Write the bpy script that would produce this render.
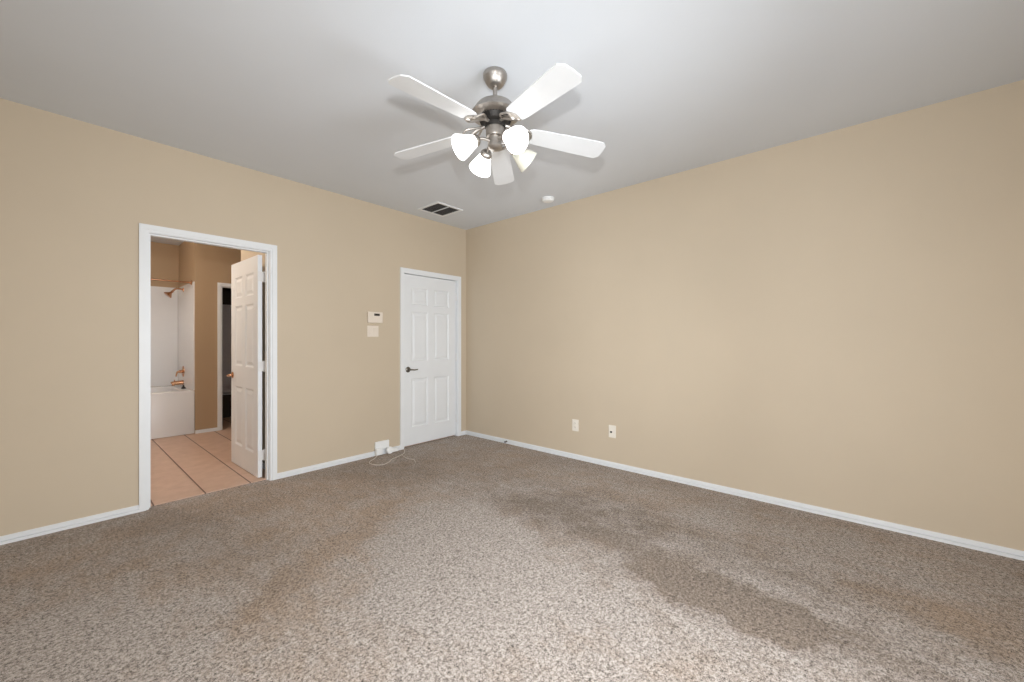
import bpy, bmesh, math, random
from mathutils import Vector, Matrix

for o in list(bpy.data.objects):
    bpy.data.objects.remove(o)
scene = bpy.context.scene
COL = scene.collection
PI = math.pi
R = math.radians

# ------------------------------------------------------------------ dimensions (metres, camera stands over the origin)
XR, YL = 3.646, 3.99            # right wall, wall with the two doors
FZ = -0.012                     # top of the carpet
XB, YF = -0.47, -0.78           # wall behind the camera, wall beside the camera
CEIL = 2.74
TW = 0.115                      # wall thickness
YB = YL + TW                    # bathroom side of the door wall
WY0, WY1, WZ0, WZ1 = -0.42, 1.38, 0.20, 1.92   # unseen window added in the wall behind the camera

# ------------------------------------------------------------------ camera
cam = bpy.data.cameras.new('camera')
cam.sensor_fit = 'HORIZONTAL'
cam.sensor_width = 36.0
cam.lens = 398.0 / 1024.0 * 36.0
cam.clip_start = 0.02
cam_o = bpy.data.objects.new('camera', cam)
COL.objects.link(cam_o)
cam_o.location = (0, 0, 1.242)
cam_o.rotation_euler = (R(90), 0, R(41.0 - 90.0))
scene.camera = cam_o

# ------------------------------------------------------------------ view, world, daylight
scene.view_settings.view_transform = 'Standard'
scene.view_settings.look = 'None'
scene.view_settings.gamma = 1.0
scene.view_settings.use_curve_mapping = False
scene.view_settings.exposure = 0.0

world = bpy.data.worlds.new('sky')
scene.world = world
world.use_nodes = True
wn = world.node_tree.nodes
bg = wn['Background']
bg.inputs['Color'].default_value = (0.80, 0.90, 1.0, 1)
bg.inputs['Strength'].default_value = 0.4


def area(name, loc, direction, sx, sy, power, color):
    L = bpy.data.lights.new(name, 'AREA')
    L.shape = 'RECTANGLE'
    L.size, L.size_y = sx, sy
    L.energy = power
    L.color = color
    o = bpy.data.objects.new(name, L)
    COL.objects.link(o)
    o.location = loc
    o.rotation_euler = Vector(direction).to_track_quat('-Z', 'Y').to_euler()
    return o


# area lamp for daylight, outside the added window behind the camera
area('added_daylight', (XB - 0.22, (WY0 + WY1) / 2, (WZ0 + WZ1) / 2), (1, 0, 0), WY1 - WY0, WZ1 - WZ0, 62, (0.90, 0.95, 1.0))
# area lamp for daylight, outside the added window beside the camera
area('added_daylight', (1.55, YF - 0.24, (WZ0 + WZ1) / 2), (0, 1, 0), 1.5, WZ1 - WZ0, 102, (0.90, 0.95, 1.0))
# the photographer's flash, just above the camera
fl = bpy.data.lights.new('camera_flash', 'SPOT')
fl.spot_size = R(174)
fl.spot_blend = 0.9
fl.energy = 156
fl.shadow_soft_size = 0.032
fl.color = (0.975, 0.975, 0.96)
fl_o = bpy.data.objects.new('camera_flash', fl)
COL.objects.link(fl_o)
fl_o.location = (0.03, 0.02, 1.56)
fl_o.rotation_euler = (R(90 - 20), 0, R(41.0 - 90.0))
# unseen lamp without a fixture, added to light the bathroom, behind the bedroom wall
vl = bpy.data.lights.new('bathroom_fill', 'POINT')
vl.energy = 44
vl.shadow_soft_size = 0.10
vl.color = (1.0, 0.89, 0.79)
vl_o = bpy.data.objects.new('bathroom_fill', vl)
COL.objects.link(vl_o)
vl_o.location = (-0.10, 5.55, 2.35)


# ------------------------------------------------------------------ materials
def new_mat(name):
    m = bpy.data.materials.new(name)
    m.use_nodes = True
    nt = m.node_tree
    return m, nt, nt.nodes, nt.links, nt.nodes['Principled BSDF']


def noise(nt, coord, scale, detail=3.0, rough=0.55):
    n = nt.nodes.new('ShaderNodeTexNoise')
    n.inputs['Scale'].default_value = scale
    n.inputs['Detail'].default_value = detail
    n.inputs['Roughness'].default_value = rough
    nt.links.new(coord, n.inputs['Vector'])
    return n


def ramp(nt, fac, stops):
    r = nt.nodes.new('ShaderNodeValToRGB')
    e = r.color_ramp.elements
    while len(e) < len(stops):
        e.new(0.5)
    for i, (p, c) in enumerate(stops):
        e[i].position = p
        e[i].color = (*c, 1)
    nt.links.new(fac, r.inputs['Fac'])
    return r


def simple(name, color, rough=0.5, metal=0.0, var=0.06, scale=25.0, bump=0.0, bump_scale=200.0, spec=0.5, coat=0.0):
    """principled material with a slight procedural tone variation and optional fine bump"""
    m, nt, N, L, b = new_mat(name)
    tc = N.new('ShaderNodeTexCoord')
    n = noise(nt, tc.outputs['Object'], scale)
    c0 = tuple(max(0, c * (1 - var)) for c in color)
    c1 = tuple(min(1, c * (1 + var)) for c in color)
    r = ramp(nt, n.outputs['Fac'], [(0.3, c0), (0.7, c1)])
    L.new(r.outputs['Color'], b.inputs['Base Color'])
    b.inputs['Roughness'].default_value = rough
    b.inputs['Metallic'].default_value = metal
    b.inputs['Specular IOR Level'].default_value = spec
    b.inputs['Coat Weight'].default_value = coat
    if bump:
        n2 = noise(nt, tc.outputs['Object'], bump_scale, 2.0)
        bp = N.new('ShaderNodeBump')
        bp.inputs['Strength'].default_value = bump
        bp.inputs['Distance'].default_value = 0.002
        L.new(n2.outputs['Fac'], bp.inputs['Height'])
        L.new(bp.outputs['Normal'], b.inputs['Normal'])
    return m


M = {}
M['wall'] = simple('beige_wall_paint', (0.600, 0.505, 0.383), 0.62, var=0.02, scale=1.3, bump=0.12, bump_scale=160, spec=0.35)
M['bath_wall'] = simple('brown_wall_paint', (0.43, 0.305, 0.19), 0.62, var=0.02, scale=1.3, bump=0.12, bump_scale=160, spec=0.35)
M['ceiling'] = simple('ceiling_paint', (0.70, 0.73, 0.77), 0.8, var=0.015, scale=1.1, bump=0.15, bump_scale=140, spec=0.2)
M['trim'] = simple('white_trim_paint', (0.82, 0.84, 0.86), 0.38, var=0.015, scale=6)
M['door'] = simple('white_door_paint', (0.81, 0.83, 0.85), 0.42, var=0.015, scale=4, bump=0.05, bump_scale=300)
M['ivory'] = simple('ivory_plastic', (0.80, 0.715, 0.62), 0.4, var=0.02, scale=12)
M['white_plastic'] = simple('white_plastic', (0.88, 0.89, 0.89), 0.35, var=0.02, scale=12)
M['cream'] = simple('cream_plastic', (0.84, 0.79, 0.70), 0.4, var=0.02, scale=12)
M['dark_plastic'] = simple('dark_plastic', (0.035, 0.028, 0.022), 0.3, var=0.1, scale=40)
M['nickel'] = simple('brushed_nickel', (0.43, 0.40, 0.37), 0.42, metal=1.0, var=0.08, scale=70, bump=0.03, bump_scale=600)
M['dark_metal'] = simple('dark_metal', (0.035, 0.032, 0.03), 0.5, metal=0.7, var=0.1, scale=60)
M['lever_metal'] = simple('satin_nickel', (0.21, 0.19, 0.165), 0.33, metal=1.0, var=0.08, scale=70)
M['copper'] = simple('copper_plating', (0.62, 0.345, 0.20), 0.24, metal=1.0, var=0.08, scale=50)
M['blade'] = simple('white_blade_laminate', (0.68, 0.69, 0.70), 0.38, var=0.015, scale=10)
M['tub'] = simple('white_acrylic', (0.75, 0.75, 0.76), 0.22, var=0.01, scale=3, spec=0.5)
M['hinge'] = simple('white_painted_metal', (0.78, 0.77, 0.76), 0.4, var=0.02, scale=30)
M['cable'] = simple('beige_cable_jacket', (0.70, 0.63, 0.56), 0.5, var=0.06, scale=30)
M['black_rubber'] = simple('black_rubber', (0.02, 0.018, 0.017), 0.6, var=0.1, scale=40)
M['grey_panel'] = simple('grey_ribbed_plastic', (0.42, 0.39, 0.40), 0.6, var=0.05, scale=30)
M['closet_shade'] = simple('closet_shade_color', (0.045, 0.030, 0.020), 0.8, var=0.05, scale=3)  # near-black brown puts the unlit closet's shade into the wall colour
M['louvre'] = simple('grey_louvre_metal', (0.22, 0.21, 0.205), 0.6, var=0.05, scale=30)
M['louvre_back'] = simple('dark_duct', (0.06, 0.057, 0.055), 0.7, var=0.05, scale=30)
M['rubber_tip'] = simple('grey_rubber', (0.12, 0.12, 0.13), 0.6, var=0.06, scale=40)


def glass_shade(name, strength, color):
    m, nt, N, L, b = new_mat(name)
    tc = N.new('ShaderNodeTexCoord')
    n = noise(nt, tc.outputs['Object'], 35.0, 4.0)
    r = ramp(nt, n.outputs['Fac'], [(0.3, tuple(c * 0.96 for c in color)), (0.7, color)])
    L.new(r.outputs['Color'], b.inputs['Base Color'])
    b.inputs['Roughness'].default_value = 0.22
    b.inputs['Subsurface Weight'].default_value = 0.0
    if strength:
        b.inputs['Emission Color'].default_value = (1.0, 0.985, 0.95, 1)
        b.inputs['Emission Strength'].default_value = strength
    return m


M['shade_lit'] = glass_shade('lit_frosted_glass', 3.2, (0.90, 0.90, 0.88))
M['shade_dim'] = glass_shade('unlit_frosted_glass', 0.0, (0.62, 0.61, 0.52))


def carpet_mat():
    m, nt, N, L, b = new_mat('taupe_carpet')
    tc = N.new('ShaderNodeTexCoord')
    co = tc.outputs['Object']
    # tufts: short fibres lying every way, light tips over dark gaps
    n1 = noise(nt, co, 190.0, 3.0, 0.7)
    n1.inputs['Distortion'].default_value = 1.5
    n2 = noise(nt, co, 70.0, 3.0, 0.6)
    mx = N.new('ShaderNodeMath'); mx.operation = 'MULTIPLY_ADD'
    L.new(n2.outputs['Fac'], mx.inputs[0]); mx.inputs[1].default_value = 0.30
    sc = N.new('ShaderNodeMath'); sc.operation = 'MULTIPLY'
    L.new(n1.outputs['Fac'], sc.inputs[0]); sc.inputs[1].default_value = 0.70
    L.new(sc.outputs[0], mx.inputs[2])
    clean = ramp(nt, mx.outputs[0], [(0.41, (0.030, 0.033, 0.027)), (0.45, (0.205, 0.168, 0.143)), (0.51, (0.405, 0.350, 0.312)), (0.60, (0.63, 0.57, 0.525))])
    worn_grey = ramp(nt, mx.outputs[0], [(0.405, (0.028, 0.019, 0.013)), (0.45, (0.115, 0.084, 0.062)), (0.51, (0.210, 0.162, 0.125)), (0.60, (0.375, 0.305, 0.25))])
    worn_tan = ramp(nt, mx.outputs[0], [(0.405, (0.050, 0.042, 0.028)), (0.45, (0.235, 0.165, 0.115)), (0.51, (0.400, 0.296, 0.218)), (0.60, (0.59, 0.465, 0.365))])
    # trodden and soiled patches, each with its own ragged outline
    warp = noise(nt, co, 2.6, 5.0, 0.65)
    wsub = N.new('ShaderNodeVectorMath'); wsub.operation = 'SUBTRACT'
    L.new(warp.outputs['Color'], wsub.inputs[0]); wsub.inputs[1].default_value = (0.5, 0.5, 0.5)
    wsc = N.new('ShaderNodeVectorMath'); wsc.operation = 'SCALE'
    L.new(wsub.outputs[0], wsc.inputs[0]); wsc.inputs['Scale'].default_value = 0.34
    wadd = N.new('ShaderNodeVectorMath'); wadd.operation = 'ADD'
    warp2 = noise(nt, co, 13.0, 4.0, 0.65)
    w2s = N.new('ShaderNodeVectorMath'); w2s.operation = 'SUBTRACT'
    L.new(warp2.outputs['Color'], w2s.inputs[0]); w2s.inputs[1].default_value = (0.5, 0.5, 0.5)
    w2m = N.new('ShaderNodeVectorMath'); w2m.operation = 'SCALE'
    L.new(w2s.outputs[0], w2m.inputs[0]); w2m.inputs['Scale'].default_value = 0.22
    wsum = N.new('ShaderNodeVectorMath'); wsum.operation = 'ADD'
    L.new(wsc.outputs[0], wsum.inputs[0]); L.new(w2m.outputs[0], wsum.inputs[1])
    L.new(co, wadd.inputs[0]); L.new(wsum.outputs[0], wadd.inputs[1])

    def blob(cx, cy, rx, ry, ang, amp):
        mp = N.new('ShaderNodeMapping'); mp.vector_type = 'TEXTURE'
        mp.inputs['Location'].default_value = (cx, cy, 0)
        mp.inputs['Rotation'].default_value = (0, 0, R(ang))
        mp.inputs['Scale'].default_value = (rx, ry, 1000.0)
        L.new(wadd.outputs[0], mp.inputs['Vector'])
        ln = N.new('ShaderNodeVectorMath'); ln.operation = 'LENGTH'
        L.new(mp.outputs[0], ln.inputs[0])
        mr = N.new('ShaderNodeMapRange'); mr.interpolation_type = 'SMOOTHSTEP'
        mr.inputs['From Min'].default_value = 0.35
        mr.inputs['From Max'].default_value = 1.1
        mr.inputs['To Min'].default_value = amp
        mr.inputs['To Max'].default_value = 0.0
        L.new(ln.outputs['Value'], mr.inputs['Value'])
        return mr.outputs[0]

    total = None
    for args in BLOBS:
        v = blob(*args)
        if total is None:
            total = v
        else:
            ad = N.new('ShaderNodeMath'); ad.operation = 'ADD'
            L.new(total, ad.inputs[0]); L.new(v, ad.inputs[1])
            total = ad.outputs[0]
    big = noise(nt, co, 3.2, 8.0, 0.72)
    ad = N.new('ShaderNodeMath'); ad.operation = 'MULTIPLY_ADD'
    L.new(big.outputs['Fac'], ad.inputs[0]); ad.inputs[1].default_value = 1.9
    ad.inputs[2].default_value = -0.48
    # scuffs drawn out along the walked diagonal
    mp2 = N.new('ShaderNodeMapping'); mp2.inputs['Rotation'].default_value = (0, 0, R(8)); mp2.inputs['Scale'].default_value = (1.0, 0.38, 1.0)
    L.new(co, mp2.inputs['Vector'])
    mott = noise(nt, mp2.outputs[0], 14.0, 5.0, 0.65)
    mo = N.new('ShaderNodeMath'); mo.operation = 'MULTIPLY_ADD'
    L.new(mott.outputs['Fac'], mo.inputs[0]); mo.inputs[1].default_value = 1.5; mo.inputs[2].default_value = -0.75
    mo2 = N.new('ShaderNodeMath'); mo2.operation = 'ADD'
    L.new(mo.outputs[0], mo2.inputs[0]); L.new(ad.outputs[0], mo2.inputs[1])
    ad2 = N.new('ShaderNodeMath'); ad2.operation = 'ADD'; ad2.use_clamp = True
    L.new(mo2.outputs[0], ad2.inputs[0]); L.new(total, ad2.inputs[1])
    # greyer grime along the walked diagonal, tan wear elsewhere
    grime = blob(2.35, 1.00, 0.75, 2.00, -6, 0.65)
    tint = noise(nt, co, 1.1, 4.0, 0.6)
    tg = N.new('ShaderNodeMath'); tg.operation = 'MULTIPLY_ADD'; tg.use_clamp = True
    L.new(tint.outputs['Fac'], tg.inputs[0]); tg.inputs[1].default_value = 1.6; tg.inputs[2].default_value = -0.15
    ts = N.new('ShaderNodeMath'); ts.operation = 'SUBTRACT'; ts.use_clamp = True
    L.new(tg.outputs[0], ts.inputs[0]); L.new(grime, ts.inputs[1])
    worn = N.new('ShaderNodeMix'); worn.data_type = 'RGBA'
    L.new(ts.outputs[0], worn.inputs['Factor'])
    L.new(worn_grey.outputs['Color'], worn.inputs[6]); L.new(worn_tan.outputs['Color'], worn.inputs[7])
    mixc = N.new('ShaderNodeMix'); mixc.data_type = 'RGBA'
    L.new(ad2.outputs[0], mixc.inputs['Factor'])
    L.new(clean.outputs['Color'], mixc.inputs[6]); L.new(worn.outputs[2], mixc.inputs[7])
    # a few small dark spots
    L.new(mixc.outputs[2], b.inputs['Base Color'])
    b.inputs['Roughness'].default_value = 1.0
    b.inputs['Specular IOR Level'].default_value = 0.05
    b.inputs['Sheen Weight'].default_value = 0.15
    bp = N.new('ShaderNodeBump')
    bp.inputs['Strength'].default_value = 0.25
    bp.inputs['Distance'].default_value = 0.008
    L.new(mx.outputs[0], bp.inputs['Height'])
    L.new(bp.outputs['Normal'], b.inputs['Normal'])
    return m


# soil patches: centre x, y, radii, rotation, amount (negative = cleaner)
BLOBS = [
    (2.38, 1.75, 0.46, 0.32, 75, 0.42),
    (2.30, 1.05, 0.60, 0.24, 78, 0.50),
    (2.15, 0.52, 0.50, 0.24, 92, 0.75),
    (2.14, 0.20, 0.36, 0.19, 92, 0.36),
    (2.80, 1.45, 0.75, 0.38, 95, 0.25),
    (2.68, -0.20, 0.36, 0.16, 95, 0.36),
    (2.58, -0.48, 0.22, 0.14, 120, 0.25),
    (2.95, 0.30, 0.40, 0.12, 100, 0.15),
    (2.78, 0.80, 0.40, 0.12, 100, 0.22),
    (1.45, 2.56, 0.66, 0.20, 27, 0.48),
    (0.70, 2.15, 0.60, 0.16, 45, 0.40),
    (0.90, 3.60, 0.80, 0.42, 0, 0.42),
    (2.00, 3.35, 0.95, 0.50, -5, 0.34),
    (3.00, 2.90, 0.80, 0.85, 0, 0.25),
    (0.28, 3.05, 0.17, 0.12, 20, 0.30),
    (0.95, 2.85, 0.80, 0.36, 15, 0.25),
    (0.02, 3.40, 0.40, 0.25, 0, 0.20),
    (1.62, 1.85, 0.85, 0.62, 60, -0.75),
    (1.25, 1.20, 0.95, 0.80, 50, -0.50),
    (1.75, 0.55, 0.80, 0.30, 95, -0.30),
    (0.15, 2.05, 0.90, 0.50, 110, -0.40),
    (3.10, 0.15, 1.20, 0.36, 95, -0.34),
    (-0.05, 2.55, 0.60, 0.45, 100, -0.40),
    (0.55, 1.82, 0.11, 0.08, 30, 0.35),
    (2.35, 3.48, 0.06, 0.05, 30, 0.60),
    (2.62, 1.38, 0.05, 0.03, 30, 0.60),
]
M['carpet'] = carpet_mat()


def tile_mat():
    m, nt, N, L, b = new_mat('terracotta_floor_tile')
    tc = N.new('ShaderNodeTexCoord')
    sep = N.new('ShaderNodeSeparateXYZ'); L.new(tc.outputs['Object'], sep.inputs[0])

    def grid(axis, off, size, half):
        a = N.new('ShaderNodeMath'); a.operation = 'SUBTRACT'; L.new(sep.outputs[axis], a.inputs[0]); a.inputs[1].default_value = off
        p = N.new('ShaderNodeMath'); p.operation = 'PINGPONG'; L.new(a.outputs[0], p.inputs[0]); p.inputs[1].default_value = size / 2
        mr = N.new('ShaderNodeMapRange'); L.new(p.outputs[0], mr.inputs['Value'])
        mr.inputs['From Min'].default_value = half * 0.6; mr.inputs['From Max'].default_value = half
        mr.inputs['To Min'].default_value = 1; mr.inputs['To Max'].default_value = 0
        return mr.outputs[0]
    gx = grid('X', 0.815, 0.32, 0.0065)
    gy = grid('Y', 4.36, 0.64, 0.003)
    n = noise(nt, tc.outputs['Object'], 9.0, 5.0, 0.6)
    base = ramp(nt, n.outputs['Fac'], [(0.3, (0.57, 0.385, 0.285)), (0.7, (0.66, 0.465, 0.36))])
    gw = N.new('ShaderNodeMath'); gw.operation = 'MULTIPLY'; L.new(gy, gw.inputs[0]); gw.inputs[1].default_value = 0.25
    gm = N.new('ShaderNodeMath'); gm.operation = 'MAXIMUM'; L.new(gx, gm.inputs[0]); L.new(gw.outputs[0], gm.inputs[1])
    mix = N.new('ShaderNodeMix'); mix.data_type = 'RGBA'
    L.new(gm.outputs[0], mix.inputs['Factor']); L.new(base.outputs['Color'], mix.inputs[6])
    mix.inputs[7].default_value = (0.15, 0.08, 0.055, 1)
    L.new(mix.outputs[2], b.inputs['Base Color'])
    b.inputs['Roughness'].default_value = 0.45
    bp = N.new('ShaderNodeBump'); bp.invert = True
    bp.inputs['Strength'].default_value = 0.5; bp.inputs['Distance'].default_value = 0.003
    L.new(gm.outputs[0], bp.inputs['Height']); L.new(bp.outputs['Normal'], b.inputs['Normal'])
    return m


M['tile'] = tile_mat()


def pane_mat():
    m = bpy.data.materials.new('window_glass'); m.use_nodes = True
    nt = m.node_tree; N = nt.nodes; L = nt.links
    N.remove(N['Principled BSDF'])
    t = N.new('ShaderNodeBsdfTransparent'); g = N.new('ShaderNodeBsdfGlossy'); g.inputs['Roughness'].default_value = 0.02
    f = N.new('ShaderNodeFresnel'); f.inputs['IOR'].default_value = 1.45
    mx = N.new('ShaderNodeMixShader')
    L.new(f.outputs[0], mx.inputs[0]); L.new(t.outputs[0], mx.inputs[1]); L.new(g.outputs[0], mx.inputs[2])
    L.new(mx.outputs[0], N['Material Output'].inputs['Surface'])
    return m


M['pane'] = pane_mat()


# ------------------------------------------------------------------ mesh helpers
def box(bm, x0, x1, y0, y1, z0, z1, mat=None):
    m = Matrix.Translation(((x0 + x1) / 2, (y0 + y1) / 2, (z0 + z1) / 2)) @ Matrix.Diagonal((x1 - x0, y1 - y0, z1 - z0, 1))
    if mat is not None:
        m = mat @ m
    return bmesh.ops.create_cube(bm, size=1.0, matrix=m)['verts']


def bevel_all(bm, w, seg=2):
    bmesh.ops.bevel(bm, geom=list(bm.edges), offset=w, segments=seg, profile=0.5, affect='EDGES', clamp_overlap=True)


def lathe(bm, prof, seg=32, mat=None, cap=True):
    """revolve (radius, z) pairs about Z"""
    rings = []
    for r, z in prof:
        ring = []
        for i in range(seg):
            a = 2 * PI * i / seg
            v = Vector((r * math.cos(a), r * math.sin(a), z))
            ring.append(bm.verts.new(mat @ v if mat is not None else v))
        rings.append(ring)
    for a, b2 in zip(rings, rings[1:]):
        for i in range(seg):
            j = (i + 1) % seg
            bm.faces.new((a[i], a[j], b2[j], b2[i]))
    if cap:
        bm.faces.new(rings[0])
        bm.faces.new(list(reversed(rings[-1])))


def tube(bm, pts, r, seg=10, mat=None):
    """round bar along a polyline; r may be a list"""
    pts = [Vector(p) for p in pts]
    rad = r if isinstance(r, (list, tuple)) else [r] * len(pts)
    rings = []
    up = None
    for i, p in enumerate(pts):
        d = (pts[min(i + 1, len(pts) - 1)] - pts[max(i - 1, 0)]).normalized()
        if up is None:
            up = d.orthogonal().normalized()
        up = (up - d * up.dot(d)).normalized()
        w = d.cross(up)
        ring = []
        for k in range(seg):
            a = 2 * PI * k / seg
            v = p + (up * math.cos(a) + w * math.sin(a)) * rad[i]
            ring.append(bm.verts.new(mat @ v if mat is not None else v))
        rings.append(ring)
    for a, b2 in zip(rings, rings[1:]):
        for k in range(seg):
            j = (k + 1) % seg
            bm.faces.new((a[k], a[j], b2[j], b2[k]))
    bm.faces.new(list(reversed(rings[0])))
    bm.faces.new(rings[-1])


def smooth_path(pts, n=8):
    """Catmull-Rom through the points"""
    pts = [Vector(p) for p in pts]
    q = [pts[0]] + pts + [pts[-1]]
    out = []
    for i in range(1, len(q) - 2):
        for k in range(n):
            t = k / n
            a, b2, c, d = q[i - 1], q[i], q[i + 1], q[i + 2]
            out.append(0.5 * ((2 * b2) + (c - a) * t + (2 * a - 5 * b2 + 4 * c - d) * t * t + (3 * b2 - a - 3 * c + d) * t ** 3))
    out.append(pts[-1])
    return out


def prism(bm, outline, z0, z1, mat=None):
    def T(v):
        return mat @ v if mat is not None else v
    lo = [bm.verts.new(T(Vector((x, y, z0)))) for x, y in outline]
    hi = [bm.verts.new(T(Vector((x, y, z1)))) for x, y in outline]
    bm.faces.new(list(reversed(lo)))
    bm.faces.new(hi)
    n = len(outline)
    for i in range(n):
        j = (i + 1) % n
        bm.faces.new((lo[i], lo[j], hi[j], hi[i]))


def obj(name, bm, mat, parent=None, smooth=False, angle=35):
    bmesh.ops.recalc_face_normals(bm, faces=list(bm.faces))
    me = bpy.data.meshes.new(name)
    if smooth:
        for f in bm.faces:
            f.smooth = True
        for e in bm.edges:
            if len(e.link_faces) == 2 and e.calc_face_angle(0) > R(angle):
                e.smooth = False
    bm.to_mesh(me)
    bm.free()
    me.materials.append(M[mat] if isinstance(mat, str) else mat)
    o = bpy.data.objects.new(name, me)
    COL.objects.link(o)
    if parent is not None:
        o.parent = parent
    return o


def tag(o, label, cat, group=None):
    o['label'] = label
    o['category'] = cat
    if group:
        o['group'] = group
    return o


def thing(name, label, cat, loc=(0, 0, 0), rotz=0.0, group=None):
    o = bpy.data.objects.new(name, None)
    o.empty_display_size = 0.1
    COL.objects.link(o)
    o.location = loc
    o.rotation_euler = (0, 0, rotz)
    return tag(o, label, cat, group)


def struct(name, bm, mat, label, cat, parent=None, smooth=False):
    for v in bm.verts:          # walls and trim reach down to the carpet
        if abs(v.co.z) < 1e-6:
            v.co.z = FZ
    o = obj(name, bm, mat, parent, smooth)
    if parent is None:
        o['kind'] = 'structure'
        tag(o, label, cat)
    return o


def boxes(*lst, bev=0.0):
    bm = bmesh.new()
    for b in lst:
        box(bm, *b)
    if bev:
        bevel_all(bm, bev)
    return bm


# ------------------------------------------------------------------ room shell
D1A, D1B, DH = 0.465, 1.270, 2.050      # bathroom doorway, clear of its jambs
D2A, D2B, DH2 = 2.674, 3.486, 2.036                 # closed door, clear of its jambs
JT = 0.018                              # jamb board thickness
XO = XB - 0.14
struct('floor', boxes((XO, XR + 0.12, YF - 0.12, YL + 0.055, -0.13, FZ)), 'carpet',
       'worn taupe carpet with darker trodden patches covering the bedroom floor', 'floor')
struct('floor_bathroom', boxes((XO, XR + 0.12, YL + 0.055, 8.05, -0.13, -0.006)), 'tile',
       'terracotta coloured floor tiles seen through the bathroom doorway', 'floor')
struct('ceiling', boxes((XO, XR + 0.12, YF - 0.12, 8.05, CEIL, CEIL + 0.12)), 'ceiling',
       'smooth pale grey white painted ceiling', 'ceiling')
struct('ceiling_bathroom', boxes((-0.36, 2.51, YB - 0.002, 7.81, 2.695, CEIL - 0.002)), 'ceiling',
       'slightly lower pale ceiling of the bathroom seen over the tub', 'ceiling')

struct('wall_left', boxes((XO, D1A - JT, YL, YB, 0, CEIL), (D1A - JT, D1B + JT, YL, YB, DH + JT, CEIL),
                          (D1B + JT, D2A - JT, YL, YB, 0, CEIL), (D2A - JT, D2B + JT, YL, YB, DH2 + JT, CEIL),
                          (D2B + JT, XR, YL, YB, 0, CEIL)), 'wall',
       'beige wall with the bathroom doorway and the closed white door', 'wall')
struct('wall_right', boxes((XR, XR + 0.12, YF - 0.12, 8.05, 0, CEIL)), 'wall',
       'long plain beige wall on the right with two low outlets', 'wall')
struct('wall_rear', boxes((XO, XB, YF, WY0, 0, CEIL), (XO, XB, WY1, YL, 0, CEIL),
                          (XO, XB, WY0, WY1, 0, WZ0), (XO, XB, WY0, WY1, WZ1, CEIL)), 'wall',
       'beige wall behind the viewpoint, around an added window', 'wall')
SX0, SX1 = 0.80, 2.30           # unseen window added in the wall beside the camera
struct('wall_front', boxes((XO, SX0, YF - 0.12, YF, 0, CEIL), (SX1, XR, YF - 0.12, YF, 0, CEIL),
                           (SX0, SX1, YF - 0.12, YF, 0, WZ0), (SX0, SX1, YF - 0.12, YF, WZ1, CEIL)), 'wall',
       'beige wall beside the viewpoint, out of frame', 'wall')

# bathroom and the closets beyond
TX = 1.245            # end wall of the tub alcove
TY = 6.74             # tub front and closet wall
TB = 7.80             # back of the tub alcove
C1A, C1B = 1.550, 2.26
struct('wall_bathroom', boxes((TX, C1A - JT, TY, TY + 0.10, 0, CEIL), (C1A - JT, C1B + JT, TY, TY + 0.10, 2.0 + JT, CEIL),
                              (C1B + JT, 2.50, TY, TY + 0.10, 0, CEIL), (TX, TX + 0.10, TY + 0.10, TB, 0, CEIL)), 'bath_wall',
       'brown bathroom wall between the tub and the closet opening', 'wall')
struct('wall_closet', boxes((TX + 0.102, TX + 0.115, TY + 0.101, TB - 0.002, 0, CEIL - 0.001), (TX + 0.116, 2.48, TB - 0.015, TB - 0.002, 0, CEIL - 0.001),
                            (2.485, 2.499, TY + 0.101, TB - 0.002, 0, CEIL - 0.001)), 'closet_shade', 'closet walls beyond the bathroom, coloured near black for the unlit shade', 'wall')
struct('wall_alcove', boxes((-0.45, 2.60, TB, TB + 0.10, 0, CEIL)), 'bath_wall',
       'brown wall above the white surround behind the tub', 'wall')
struct('wall_bathroom_left', boxes((-0.45, -0.35, YB, TB, 0, CEIL)), 'wall', 'beige bathroom wall left of the tub', 'wall')
struct('wall_bathroom_right', boxes((2.50, 2.60, YB, TB, 0, CEIL)), 'wall', 'beige bathroom wall beyond the open door, out of sight', 'wall')
struct('wall_partition', boxes((1.36, 1.46, YB, 5.17, 0, CEIL)), 'wall', 'short beige partition wall behind the open bathroom door', 'wall')
struct('wall_hall', boxes((2.60, XR, 5.2, 5.3, 0, CEIL)), 'wall', 'beige hall wall behind the closed white door', 'wall')


def baseboard(name, label, segs):
    bm = bmesh.new()
    for (axis, a, b2, pos, side) in segs:
        def lohi(u, v):
            return (u, v) if u < v else (v, u)
        for t, z0, z1 in ((0.017, 0.0, 0.007), (0.004, 0.007, 0.012), (0.012, 0.012, 0.034), (0.007, 0.034, 0.038)):
            p0, p1 = lohi(pos, pos + t * side)
            if axis == 'x':
                box(bm, a, b2, p0, p1, z0, z1)
            else:
                box(bm, p0, p1, a, b2, z0, z1)
    return struct(name, bm, 'trim', label, 'baseboard')


CW = 0.057
baseboard('baseboard_left', 'white baseboard in lengths along the wall with the doors',
          [('x', XB, D1A - CW, YL, -1), ('x', D1B + CW, D2A - CW, YL, -1), ('x', D2B + CW, XR - 0.017, YL, -1)])
baseboard('baseboard_right', 'long white baseboard along the plain right wall', [('y', YF, YL, XR, -1)])
baseboard('baseboard_rear', 'white baseboard under the added window', [('y', YF, YL - 0.017, XB, 1)])
baseboard('baseboard_bathroom', 'short white baseboard between tub and closet opening', [('x', TX + 0.002, C1A - CW, TY, -1)])
baseboard('baseboard_partition', 'white baseboard on the short partition behind the open bathroom door', [('y', YB, 5.17, 1.36, -1)])


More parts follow.
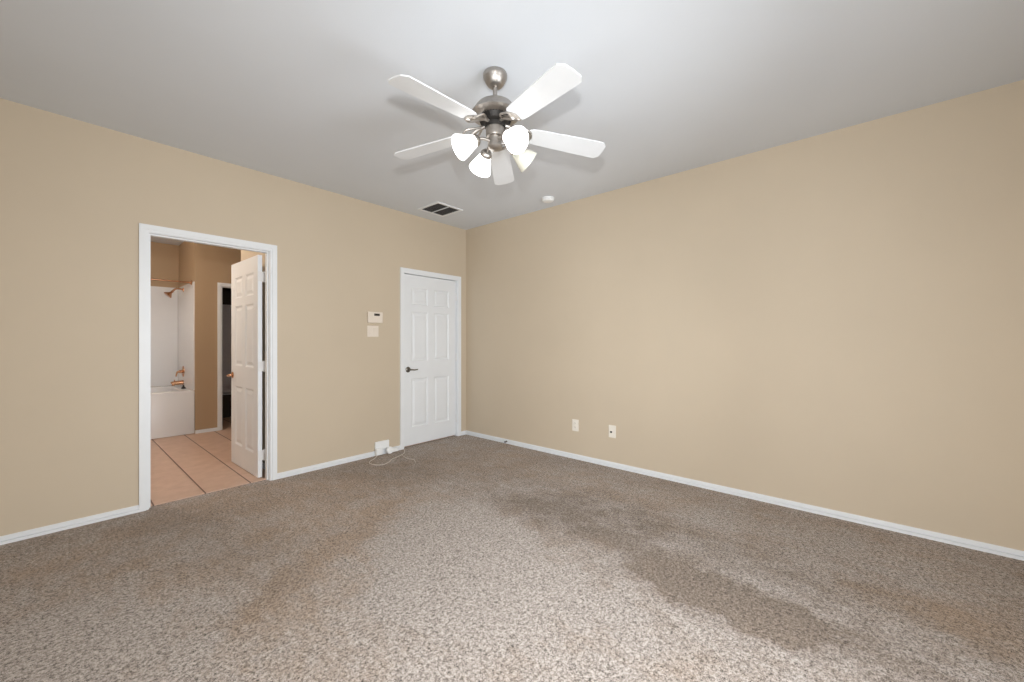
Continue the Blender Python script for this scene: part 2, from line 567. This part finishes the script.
def casing(name, label, x0, x1, h, y, yb, cat='door frame', stop=True):
    """stepped casing on the near face of a wall plus the jamb boards that line its opening"""
    bm = bmesh.new()
    for (w0, w1, t) in ((0.005, 0.020, 0.010), (0.020, CW, 0.017)):
        box(bm, x0 - w1, x0 - w0, y - t, y, 0, h + w1)
        box(bm, x1 + w0, x1 + w1, y - t, y, 0, h + w1)
        box(bm, x0 - w0, x1 + w0, y - t, y, h + w0, h + w1)
    box(bm, x0 - JT, x0, y - 0.001, yb + 0.001, 0, h)
    box(bm, x1, x1 + JT, y - 0.001, yb + 0.001, 0, h)
    box(bm, x0 - JT, x1 + JT, y - 0.001, yb + 0.001, h, h + JT)
    if stop:   # door stop strips
        s0, s1 = stop
        box(bm, x0, x0 + 0.011, s0, s1, 0, h)
        box(bm, x1 - 0.011, x1, s0, s1, 0, h)
        box(bm, x0 + 0.011, x1 - 0.011, s0, s1, h - 0.011, h)
    return struct(name, bm, 'trim', label, cat)


casing('trim_1', 'white casing and jambs around the open bathroom doorway', D1A, D1B, DH, YL, YB, stop=(YL + 0.03, YB - 0.037))
casing('trim_2', 'white casing and jambs around the closed white door near the corner', D2A, D2B, DH2, YL, YB, stop=(YL + 0.060, YL + 0.095))
casing('trim_3', 'white casing of the dark closet opening seen through the bathroom doorway', C1A, C1B, 2.0, TY, TY + 0.10, stop=None)


# ------------------------------------------------------------------ six panel doors
def six_panel(bm, w, h, t):
    """leaf in x 0..w, y 0..t, z 0..h with three rows of two raised panels on both faces"""
    st, mid = 0.115, 0.090
    pw = (w - 2 * st - mid) / 2
    cols = [(st, st + pw), (st + pw + mid, w - st)]
    rows = [(0.205, 0.790), (0.995, 1.590), (1.670, 1.878)]
    # stiles and rails
    box(bm, 0, st, 0, t, 0, h); box(bm, w - st, w, 0, t, 0, h)
    for (z0, z1) in rows:
        box(bm, cols[0][1], cols[1][0], 0, t, z0, z1)
    edges = [0] + [v for r in rows for v in r] + [h]
    for k in range(0, len(edges), 2):
        box(bm, st, w - st, 0, t, edges[k], edges[k + 1])
    for (x0, x1) in cols:
        for (z0, z1) in rows:
            for f, s in ((0.0, 1.0), (t, -1.0)):
                # sloped frame moulding, then a flat field raised towards its middle
                prof = [(0.0, 0.0), (0.014, 0.011), (0.024, 0.011), (0.050, 0.003)]
                rings = []
                for ins, dep in prof:
                    y = f + s * dep
                    rings.append([bm.verts.new((x0 + ins, y, z0 + ins)), bm.verts.new((x1 - ins, y, z0 + ins)),
                                  bm.verts.new((x1 - ins, y, z1 - ins)), bm.verts.new((x0 + ins, y, z1 - ins))])
                for a, b2 in zip(rings, rings[1:]):
                    for i in range(4):
                        j = (i + 1) % 4
                        bm.faces.new((a[i], a[j], b2[j], b2[i]))
                bm.faces.new(rings[-1])


def lever(parent, x, y, z, side, direction, mat, y_out):
    """door lever: rosette plus bent lever. side: -1 towards -y, direction: +1 lever towards +x"""
    bm = bmesh.new()
    rot = Matrix.Translation((x, y, z)) @ Matrix.Rotation(R(90) * (1 if side < 0 else -1), 4, 'X')
    lathe(bm, [(0.026, 0.0), (0.033, 0.002), (0.033, 0.006), (0.026, 0.011), (0.014, 0.014), (0.012, 0.03)], 28, rot)
    h = obj('handle', bm, mat, parent, smooth=True)
    bm = bmesh.new()
    s = side
    pts = smooth_path([(x, y + s * 0.012, z), (x, y + s * 0.042, z), (x + direction * 0.018, y + s * 0.056, z), (x + direction * 0.055, y + s * 0.056, z - 0.004), (x + direction * 0.105, y + s * 0.050, z - 0.001)], 6)
    n = len(pts)
    tube(bm, pts, [0.0105 - 0.004 * i / n for i in range(n)], 12)
    obj('lever', bm, mat, h, smooth=True)
    return h


def hinge(parent, x, y, z, mat='hinge', leaf=None):
    bm = bmesh.new()
    lathe(bm, [(0.003, -0.052), (0.0065, -0.047), (0.0065, 0.047), (0.003, 0.052)], 12, Matrix.Translation((x, y, z)))
    for b in (leaf or []):
        box(bm, *b)
    return obj('hinge', bm, mat, parent, smooth=True)


# open bathroom door, hung on the right jamb and swung into the bathroom
d1 = thing('door_1', 'open white six panel door swung into the bathroom', 'door', (1.2655, YB + 0.002, 0.0), R(90 + 0.9))
d1['kind'] = 'structure'
LW, LH, LT = 0.785, 2.025, 0.035
bm = bmesh.new()
six_panel(bm, LW - 0.012, LH, LT)
for v in bm.verts:
    v.co += Vector((0.004, 0.018, 0))
obj('leaf', bm, 'door', d1)
lever(d1, LW - 0.06, 0.018 + LT, 0.895, 1, -1, 'copper', 0)
lever(d1, LW - 0.06, 0.018, 0.895, -1, -1, 'copper', 0)
for z in (0.20, 1.01, 1.83):
    bm = bmesh.new()
    lathe(bm, [(0.003, -0.052), (0.0065, -0.047), (0.0065, 0.047), (0.003, 0.052)], 12, Matrix.Translation((-0.002, 0.004, z)))
    box(bm, 0.0015, 0.004, 0.004, 0.048, z - 0.045, z + 0.045)      # plate on the door edge
    box(bm, -0.036, -0.002, -0.0045, -0.0025, z - 0.045, z + 0.045)  # plate on the jamb
    obj('hinge', bm, 'hinge', d1, smooth=True)

# closed door near the corner
d2 = thing('door_2', 'closed white six panel door beside the room corner', 'door', (D2A + 0.004, YL + 0.024, 0.004), 0)
d2['kind'] = 'structure'
bm = bmesh.new()
six_panel(bm, D2B - D2A - 0.008, 2.026, LT)
obj('leaf', bm, 'door', d2)
lever(d2, 0.064, 0.0, 0.900, -1, 1, 'lever_metal', 0)
for z in (0.22, 1.02, 1.82):
    hinge(d2, D2B - D2A - 0.005, -0.0068, z)

# ------------------------------------------------------------------ unseen windows, added to let daylight in
def window(name, label, loc, rotz, width, hh):
    w_o = thing(name, label, 'window', loc, rotz)
    w_o['kind'] = 'structure'
    hw = width / 2
    bm = boxes((-0.10, -0.05, -hw, -hw + 0.045, 0, hh), (-0.10, -0.05, hw - 0.045, hw, 0, hh), (-0.10, -0.05, -hw + 0.045, hw - 0.045, 0, 0.045),
               (-0.10, -0.05, -hw + 0.045, hw - 0.045, hh - 0.045, hh), (-0.095, -0.055, -0.02, 0.02, 0.045, hh - 0.045))
    obj('window_frame', bm, 'trim', w_o)
    for a, b2 in ((-hw + 0.045, -0.02), (0.02, hw - 0.045)):
        obj('pane', boxes((-0.078, -0.074, a, b2, 0.045, hh - 0.045)), 'pane', w_o)
    obj('window_sill', boxes((-0.05, 0.03, -hw - 0.03, hw + 0.03, -0.02, 0.0), bev=0.003), 'trim', w_o)


window('added_window_1', 'unseen white framed window added behind the viewpoint for daylight', (XB, (WY0 + WY1) / 2, WZ0), 0, WY1 - WY0, WZ1 - WZ0)
window('added_window_2', 'unseen white framed window added beside the viewpoint for daylight', ((SX0 + SX1) / 2, YF, WZ0), R(90), SX1 - SX0, WZ1 - WZ0)

# ------------------------------------------------------------------ ceiling fan
FX, FY = 1.621, 1.534
fan = thing('ceiling_fan', 'brushed nickel ceiling fan with five white blades and four glass lights', 'ceiling fan', (FX, FY, CEIL), R(37.5))
bm = bmesh.new()
lathe(bm, [(0.060, 0.0), (0.065, -0.003), (0.068, -0.014), (0.067, -0.026), (0.062, -0.034), (0.060, -0.040), (0.052, -0.055), (0.044, -0.066), (0.036, -0.073), (0.020, -0.075)], 40)
obj('canopy', bm, 'nickel', fan, smooth=True)
bm = bmesh.new()
lathe(bm, [(0.0125, -0.070), (0.0125, -0.180)], 20)
obj('downrod', bm, 'nickel', fan, smooth=True)
bm = bmesh.new()
lathe(bm, [(0.030, -0.174), (0.084, -0.176), (0.099, -0.182), (0.112, -0.198), (0.124, -0.216), (0.135, -0.232), (0.136, -0.238), (0.127, -0.243), (0.122, -0.246), (0.102, -0.252), (0.092, -0.254)], 48)
motor = obj('motor_housing', bm, 'nickel', fan, smooth=True)
bm = bmesh.new()
lathe(bm, [(0.092, -0.246), (0.090, -0.252), (0.078, -0.276), (0.072, -0.282), (0.060, -0.286), (0.056, -0.306)], 48)
for i in range(36):     # cooling ribs around the lower bowl
    a = 2 * PI * i / 36
    mt = Matrix.Rotation(a, 4, 'Z') @ Matrix.Translation((0.0862, 0, -0.264)) @ Matrix.Rotation(R(25), 4, 'Y')
    box(bm, -0.003, 0.003, -0.0022, 0.0022, -0.015, 0.015, mt)
obj('vent_ring', bm, 'dark_metal', motor, smooth=True)
bm = bmesh.new()
lathe(bm, [(0.040, -0.300), (0.050, -0.303), (0.052, -0.308), (0.052, -0.350), (0.049, -0.358), (0.038, -0.362), (0.036, -0.368), (0.036, -0.398),
           (0.041, -0.402), (0.041, -0.412), (0.030, -0.424), (0.012, -0.430)], 40)
fitter = obj('light_fitter', bm, 'nickel', fan, smooth=True)

BZ = -0.345     # blade plane below the ceiling
BR0, BR1 = 0.190, 0.658
PITCH = -10
DROOP = 4.2
for k in range(5):
    a = 2 * PI * k / 5
    rz = Matrix.Rotation(a, 4, 'Z')
    tilt = rz @ Matrix.Translation((BR0, 0, BZ + 0.022)) @ Matrix.Rotation(R(DROOP), 4, 'Y') @ Matrix.Translation((-BR0, 0, 0)) @ Matrix.Rotation(R(PITCH), 4, 'X')
    # blade: narrower rounded root, wide tip with cut corners
    outl = [(BR0, -0.044), (BR0 + 0.018, -0.056), (BR0 + 0.06, -0.060), (BR1 - 0.085, -0.072), (BR1 - 0.026, -0.072), (BR1 - 0.001, -0.047), (BR1 + 0.002, 0.0),
            (BR1 - 0.001, 0.047), (BR1 - 0.026, 0.072), (BR1 - 0.085, 0.070), (BR0 + 0.06, 0.060), (BR0 + 0.018, 0.056), (BR0, 0.044)]
    bm = bmesh.new()
    prism(bm, outl, -0.003, 0.004, tilt)
    bevel_all(bm, 0.0012, 1)
    bl = obj('blade', bm, 'blade', fan)
    # scrolled blade iron under the blade
    bm = bmesh.new()
    tube(bm, smooth_path([rz @ Vector(p) for p in ((0.055, 0, -0.285), (0.10, 0, -0.292), (0.145, 0, -0.314), (0.186, 0, BZ + 0.012))], 6), 0.011, 10)
    prism(bm, [(0.172, -0.014), (0.188, -0.034), (0.206, -0.030), (0.216, 0.0), (0.206, 0.030), (0.188, 0.034), (0.172, 0.014)], -0.010, -0.0035, tilt)
    for s in (-1, 1):
        tube(bm, smooth_path([rz @ Vector(p) for p in ((0.085, s * 0.008, -0.290), (0.125, s * 0.042, -0.306), (0.160, s * 0.054, BZ + 0.028), (0.198, s * 0.034, BZ + 0.012 - s * 0.007), (0.184, s * 0.014, BZ + 0.012))], 6), 0.0058, 8)
    obj('blade_iron', bm, 'nickel', fan, smooth=True)

SH = [(0.020, 0.000), (0.029, 0.004), (0.034, 0.016), (0.041, 0.038), (0.050, 0.062), (0.060, 0.088), (0.067, 0.108), (0.068, 0.114)]
# azimuth about the fan measured from its first blade, tilt of the shade below the horizontal, lit or not
ARMS = [(119.5, True), (32.0, True), (219.0, True), (-62.0, False)]
for az, lit in ARMS:
    ra = Matrix.Rotation(R(az), 4, 'Z')
    bm = bmesh.new()
    tube(bm, smooth_path([ra @ Vector(p) for p in ((0.030, 0, -0.385), (0.060, 0, -0.380), (0.092, 0, -0.384), (0.116, 0, -0.400))], 6), 0.0085, 10)
    arm = obj('light_arm', bm, 'nickel', fan, smooth=True)
    # shade axis points outwards and down
    ax = ra @ Vector((math.cos(R(32)), 0, -math.sin(R(32))))
    base = ra @ Vector((0.110, 0, -0.396))
    mt = Matrix.Translation(base) @ ax.to_track_quat('Z', 'Y').to_matrix().to_4x4()
    bm = bmesh.new()
    lathe(bm, [(0.012, -0.012), (0.024, -0.008), (0.032, 0.002), (0.0345, 0.010), (0.0345, 0.020), (0.030, 0.021)], 28, mt)
    obj('socket_cup', bm, 'nickel', arm, smooth=True)
    bm = bmesh.new()
    prof = [(r, z + 0.006) for r, z in SH] + [(r - 0.003, z + 0.006) for r, z in reversed(SH[1:])]
    lathe(bm, prof, 40, mt)
    sh = obj('lit_glass_shade' if lit else 'glass_shade', bm, 'shade_lit' if lit else 'shade_dim', arm, smooth=True)
    sh['label'] = 'glowing white bell shaped glass shade' if lit else 'unlit cream glass shade'
    # lamp bulb
    bm = bmesh.new()
    lathe(bm, [(0.010, 0.012), (0.013, 0.030), (0.022, 0.052), (0.027, 0.070), (0.024, 0.088), (0.012, 0.098), (0.003, 0.100)], 20, mt)
    obj('bulb', bm, 'shade_lit' if lit else 'shade_dim', arm, smooth=True)

# ------------------------------------------------------------------ ceiling vent and smoke detector
vent = thing('ceiling_vent', 'square white framed air vent with dark louvres in the ceiling', 'air vent', (2.882, 3.585, CEIL), 0)
VS = 0.182
bm = boxes((-VS, VS, -VS, -VS + 0.028, -0.008, 0), (-VS, VS, VS - 0.028, VS, -0.008, 0), (-VS, -VS + 0.028, -VS + 0.028, VS - 0.028, -0.008, 0),
           (VS - 0.028, VS, -VS + 0.028, VS - 0.028, -0.008, 0), (-0.006, 0.006, -VS + 0.028, VS - 0.028, -0.008, 0))
obj('frame', bm, 'trim', vent)
obj('backing', boxes((-VS + 0.028, -0.006, -VS + 0.028, VS - 0.028, -0.0015, -0.0005), (0.006, VS - 0.028, -VS + 0.028, VS - 0.028, -0.0015, -0.0005)), 'louvre_back', vent)
bm = bmesh.new()
for (a, b2) in ((-VS + 0.028, -0.006), (0.006, VS - 0.028)):
    n = 13
    for i in range(n):
        y = -VS + 0.028 + (i + 0.5) * (2 * VS - 0.056) / n
        box(bm, a, b2, -0.0075, 0.0075, -0.0006, 0.0006, Matrix.Translation((0, y, -0.0048)) @ Matrix.Rotation(R(24), 4, 'X'))
obj('louvres', bm, 'louvre', vent)

sd = thing('smoke_detector', 'round white smoke detector on the ceiling above the right wall', 'smoke detector', (3.40, 2.455, CEIL), 0)
bm = bmesh.new()
lathe(bm, [(0.066, 0.0), (0.066, -0.010), (0.062, -0.013)], 40)
obj('base', bm, 'white_plastic', sd, smooth=True)
bm = bmesh.new()
lathe(bm, [(0.058, -0.012), (0.057, -0.026), (0.050, -0.034), (0.030, -0.038), (0.010, -0.039)], 40)
for i in range(24):
    box(bm, -0.001, 0.003, -0.004, 0.004, -0.006, 0.006, Matrix.Rotation(2 * PI * i / 24, 4, 'Z') @ Matrix.Translation((0.0575, 0, -0.020)))
obj('cover', bm, 'white_plastic', sd, smooth=True)

# ------------------------------------------------------------------ wall fittings beside the closed door
kp = thing('alarm_keypad', 'ivory wall keypad with a small dark display above the light switches', 'keypad', (2.306, YL, 1.500), 0)
bm = boxes((-0.096, 0.078, -0.026, 0, -0.060, 0.058), bev=0.005)
obj('body', bm, 'ivory', kp)
obj('display', boxes((-0.026, 0.040, -0.0275, -0.0255, 0.016, 0.041)), 'dark_plastic', kp)
bm = bmesh.new()
for r in range(3):
    for c in range(4):
        box(bm, -0.082 + c * 0.013, -0.073 + c * 0.013, -0.0275, -0.0255, 0.024 - r * 0.024, 0.036 - r * 0.024)
obj('keys', bm, 'ivory', kp)

sw = thing('light_switch', 'ivory double rocker light switch below the wall keypad', 'light switch', (2.278, YL, 1.348), 0)
obj('plate', boxes((-0.066, 0.066, -0.006, 0, -0.060, 0.060), bev=0.002), 'ivory', sw)
for s in (-1, 1):
    bm = bmesh.new()
    box(bm, -0.0165, 0.0165, -0.004, 0.004, -0.033, 0.033, Matrix.Translation((s * 0.024, -0.0062, 0)) @ Matrix.Rotation(R(5 * s), 4, 'X'))
    bevel_all(bm, 0.001, 1)
    obj('rocker', bm, 'ivory', sw)

# outlets on the right wall
ot = thing('wall_outlet', 'cream duplex outlet on the right wall, nearer the corner', 'outlet', (XR, 2.272, 0.345), R(-90))
obj('plate', boxes((-0.038, 0.038, -0.006, 0, -0.062, 0.062), bev=0.002), 'cream', ot)
for s in (-1, 1):
    bm = bmesh.new()
    lathe(bm, [(0.0165, 0.0), (0.0165, 0.003), (0.014, 0.004)], 24, Matrix.Translation((0, -0.005, s * 0.0215)) @ Matrix.Rotation(R(90), 4, 'X'))
    sk = obj('socket', bm, 'cream', ot, smooth=True)
    bm = boxes((-0.0075, -0.0055, -0.0098, -0.0085, s * 0.0215 - 0.002, s * 0.0215 + 0.007), (0.0055, 0.0075, -0.0098, -0.0085, s * 0.0215 - 0.002, s * 0.0215 + 0.006))
    obj('slots', bm, 'dark_plastic', sk)
jk = thing('cable_jack', 'cream wall plate with one dark jack hole, right of the duplex outlet', 'wall plate', (XR, 1.845, 0.342), R(-90))
obj('plate', boxes((-0.038, 0.038, -0.006, 0, -0.062, 0.062), bev=0.002), 'cream', jk)
bm = bmesh.new()
lathe(bm, [(0.010, 0.0), (0.010, 0.006), (0.007, 0.007)], 20, Matrix.Translation((-0.010, -0.005, -0.006)) @ Matrix.Rotation(R(90), 4, 'X'))
obj('jack', bm, 'dark_metal', jk, smooth=True)

# spring door stop on the right baseboard
ds = thing('door_stop', 'small spring door stop on the right baseboard near the corner', 'door stop', (XR - 0.012, 3.245, 0.012), R(-90))
bm = bmesh.new()
pts = [(0.006 * math.cos(i * 0.9), -0.004 - i * 0.00062, 0.006 * math.sin(i * 0.9)) for i in range(34)]
tube(bm, pts, 0.0016, 6)
obj('spring', bm, 'lever_metal', ds, smooth=True)
bm = bmesh.new()
lathe(bm, [(0.008, 0.022), (0.011, 0.025), (0.011, 0.034), (0.008, 0.037)], 16, Matrix.Rotation(R(90), 4, 'X'))
obj('rubber_tip', bm, 'rubber_tip', ds, smooth=True)
bm = bmesh.new()
lathe(bm, [(0.011, 0.0), (0.010, 0.004), (0.006, 0.006)], 16, Matrix.Rotation(R(90), 4, 'X'))
obj('base', bm, 'lever_metal', ds, smooth=True)

# low socket with plugged-in adapter, small round device and loose cable by the closed door
lo = thing('low_outlet', 'white double outlet plate low on the wall left of the closed door', 'outlet', (2.378, YL - 0.0005, 0.080), 0)
obj('plate', boxes((-0.080, 0.088, -0.022, 0, -0.036, 0.056), bev=0.003), 'white_plastic', lo)
ad = thing('power_adapter', 'white power adapter plugged into the low outlet plate', 'adapter', (2.330, YL - 0.0225, 0.050), 0)
obj('body', boxes((-0.042, 0.030, -0.040, -0.0005, -0.052, 0.020), bev=0.005), 'white_plastic', ad)
obj('plug_face', boxes((-0.026, 0.014, -0.043, -0.039, -0.040, 0.006), bev=0.0015), 'white_plastic', ad)
rd = thing('cable_hub', 'small round white device on the carpet beside the power adapter', 'adapter', (2.447, YL - 0.060, FZ), 0)
bm = bmesh.new()
mt = Matrix.Translation((0, 0, 0.041)) @ Matrix.Rotation(R(78), 4, 'X')
lathe(bm, [(0.030, -0.016), (0.038, -0.012), (0.040, -0.004), (0.040, 0.008), (0.036, 0.014), (0.024, 0.017)], 32, mt)
obj('body', bm, 'white_plastic', rd, smooth=True)
bm = boxes((0.034, 0.100, -0.012, 0.012, 0.012, 0.052), bev=0.005)
obj('plug', bm, 'white_plastic', rd)
cb = thing('power_cable', 'beige cable looping across the carpet from the power adapter', 'cable', (2.37, 3.75, FZ), 0)
for nm, rad, pts in (('cord', 0.0036, [(2.300, 3.938, 0.010), (2.240, 3.880, 0.006), (2.130, 3.800, 0.005), (2.115, 3.700, 0.005), (2.170, 3.625, 0.005), (2.260, 3.650, 0.005),
                                       (2.350, 3.720, 0.006), (2.440, 3.750, 0.006), (2.540, 3.800, 0.006), (2.615, 3.890, 0.006), (2.632, 3.935, 0.008)]),
                     ('cord_branch', 0.0030, [(2.500, 3.778, 0.008), (2.475, 3.690, 0.006), (2.465, 3.610, 0.005), (2.480, 3.520, 0.005), (2.440, 3.440, 0.005)])):
    bm = bmesh.new()
    tube(bm, smooth_path([(x - 2.37, y - 3.75, z) for x, y, z in pts], 8), rad, 8)
    obj(nm, bm, 'cable', cb, smooth=True)

# ------------------------------------------------------------------ bathroom
# tub with apron, rim and hollow basin
tb = thing('bathtub', 'white built-in bathtub with a plain front apron', 'bathtub', (0, 0, 0), 0)
TZ = 0.575
bm = bmesh.new()
x0, x1, y0, y1 = -0.348, TX - 0.002, TY, TB - 0.002


def rr(cx, cy, hx, hy, r, z, n=6):
    vs = []
    for (sx, sy, a0) in ((1, 1, 0), (-1, 1, 90), (-1, -1, 180), (1, -1, 270)):
        for i in range(n + 1):
            a = R(a0 + 90 * i / n)
            vs.append(bm.verts.new((cx + sx * (hx - r) + r * math.cos(a), cy + sy * (hy - r) + r * math.sin(a), z)))
    return vs


cx, cy, hx, hy = (x0 + x1) / 2, (y0 + y1) / 2, (x1 - x0) / 2, (y1 - y0) / 2
rings = [rr(cx, cy, hx, hy, 0.012, 0.0), rr(cx, cy, hx, hy, 0.012, TZ - 0.015), rr(cx, cy, hx - 0.004, hy - 0.004, 0.012, TZ - 0.004), rr(cx, cy, hx - 0.014, hy - 0.014, 0.012, TZ),
         rr(cx, cy, hx - 0.10, hy - 0.09, 0.16, TZ), rr(cx, cy, hx - 0.115, hy - 0.105, 0.16, TZ - 0.012), rr(cx, cy, hx - 0.17, hy - 0.16, 0.18, 0.20), rr(cx, cy, hx - 0.26, hy - 0.25, 0.16, 0.14)]
for a, b2 in zip(rings, rings[1:]):
    for i in range(len(a)):
        j = (i + 1) % len(a)
        bm.faces.new((a[i], a[j], b2[j], b2[i]))
bm.faces.new(list(reversed(rings[0])))
bm.faces.new(rings[-1])
obj('basin', bm, 'tub', tb, smooth=True)
bm = bmesh.new()
lathe(bm, [(0.036, 0.0), (0.036, 0.004), (0.028, 0.008)], 24, Matrix.Translation((TX - 0.150, 7.27, 0.40)) @ Matrix.Rotation(R(-90), 4, 'Y'))
obj('overflow_plate', bm, 'copper', tb, smooth=True)

# moulded white surround on the three alcove walls
SZ0, SZ1 = TZ + 0.001, 2.045
sr = thing('tub_surround', 'glossy white wall surround above the bathtub', 'tub surround', (0, 0, 0), 0)
obj('back_panel', boxes((-0.336, TX - 0.014, TB - 0.013, TB - 0.002, SZ0, SZ1), bev=0.003), 'tub', sr)
obj('end_panel', boxes((TX - 0.013, TX - 0.002, TY + 0.012, TB - 0.002, SZ0, SZ1), bev=0.003), 'tub', sr)
obj('end_panel', boxes((-0.348, -0.337, TY + 0.012, TB - 0.002, SZ0, SZ1), bev=0.003), 'tub', sr)

# shower curtain rod
rod = thing('shower_rod', 'copper shower curtain rod across the tub front', 'shower rod', (TX, 6.862, 2.038), 0)
bm = bmesh.new()
tube(bm, [(-0.006, 0, 0), (-1.580, 0, 0)], 0.0125, 16)
obj('pole', bm, 'copper', rod, smooth=True)
bm = bmesh.new()
lathe(bm, [(0.034, 0.0135), (0.034, 0.018), (0.024, 0.026), (0.016, 0.040)], 24, Matrix.Rotation(R(-90), 4, 'Y'))
obj('flange', bm, 'copper', rod, smooth=True)

# shower head
sh = thing('wall_shower', 'copper shower head on a bent arm above the tub', 'shower', (TX - 0.013, 7.39, 1.985), 0)
bm = bmesh.new()
lathe(bm, [(0.034, 0.0005), (0.032, 0.005), (0.018, 0.012)], 24, Matrix.Rotation(R(-90), 4, 'Y'))
obj('wall_flange', bm, 'copper', sh, smooth=True)
bm = bmesh.new()
tube(bm, smooth_path([(-0.006, 0, 0), (-0.045, 0, 0.010), (-0.09, 0, 0.002), (-0.125, 0, -0.035)], 8), 0.012, 12)
obj('arm', bm, 'copper', sh, smooth=True)
bm = bmesh.new()
d = Vector((-0.68, 0, -0.73)).normalized()
mt = Matrix.Translation((-0.118, 0, -0.030)) @ Matrix.Scale(0.80, 4) @ d.to_track_quat('Z', 'Y').to_matrix().to_4x4()
lathe(bm, [(0.012, 0.0), (0.021, 0.006), (0.021, 0.024), (0.014, 0.030), (0.022, 0.046), (0.064, 0.098), (0.068, 0.106), (0.064, 0.114), (0.020, 0.115)], 32, mt)
obj('head', bm, 'copper', sh, smooth=True)

# mixer handle
fh = thing('tub_faucet', 'copper tub mixer handle on a round wall plate above the spout', 'faucet', (TX - 0.013, 7.40, 0.800), 0)
bm = bmesh.new()
lathe(bm, [(0.080, 0.0005), (0.078, 0.006), (0.050, 0.012), (0.024, 0.016), (0.022, 0.046), (0.016, 0.052)], 32, Matrix.Rotation(R(-90), 4, 'Y'))
obj('wall_plate', bm, 'copper', fh, smooth=True)
bm = bmesh.new()
tube(bm, smooth_path([(-0.042, 0, 0), (-0.062, 0, -0.004), (-0.076, 0, -0.028), (-0.082, 0, -0.070)], 6), [0.013] * 10 + [0.010] * 9, 12)
obj('lever', bm, 'copper', fh, smooth=True)

# spout
sp = thing('tub_spout', 'copper tub spout below the mixer handle', 'spout', (TX - 0.013, 7.40, 0.640), 0)
bm = bmesh.new()
tube(bm, [(-0.001, 0, 0), (-0.02, 0, 0), (-0.10, 0, -0.002), (-0.128, 0, -0.006), (-0.134, 0, -0.010)], [0.034, 0.030, 0.028, 0.027, 0.020], 20)
tube(bm, [(-0.112, 0, -0.015), (-0.114, 0, -0.040)], 0.018, 16)
obj('body', bm, 'copper', sp, smooth=True)
bm = bmesh.new()
tube(bm, [(-0.100, 0, 0.024), (-0.100, 0, 0.046)], 0.005, 10)
obj('diverter_knob', bm, 'copper', sp, smooth=True)

st = thing('drain_stopper', 'small black drain stopper standing on the tub rim below the spout', 'stopper', (TX - 0.055, 7.14, TZ), 0)
bm = bmesh.new()
lathe(bm, [(0.026, 0.0005), (0.026, 0.010), (0.018, 0.020), (0.010, 0.026), (0.009, 0.048), (0.004, 0.052)], 20)
obj('plug', bm, 'black_rubber', st, smooth=True)

# closet beyond the bathroom: grey ribbed shelving
cl = thing('closet_shelving', 'grey ribbed shelf panel in the dark closet beyond the bathroom', 'shelving', (1.90, 7.42, 0), 0)
bm = bmesh.new()
box(bm, -0.52, 0.52, 0.0, 0.015, 0.44, 1.80)
for i in range(36):
    x = -0.51 + i * 0.0291
    box(bm, x, x + 0.010, -0.007, 0.0, 0.44, 1.80)
obj('ribbed_panel', bm, 'grey_panel', cl)
for z in (0.42, 1.34, 1.80):
    obj('shelf', boxes((-0.53, 0.53, -0.03 if z != 1.80 else -0.012, 0.34, z - 0.012, z + 0.006), bev=0.002), 'grey_panel', cl)
for s in (-1, 1):
    obj('post', boxes((s * 0.51 - 0.012, s * 0.51 + 0.012, 0.30, 0.33, 0.0, 0.41), bev=0.002), 'grey_panel', cl)
    obj('post', boxes((s * 0.51 - 0.012, s * 0.51 + 0.012, 0.016, 0.046, 0.0, 0.41), bev=0.002), 'grey_panel', cl)
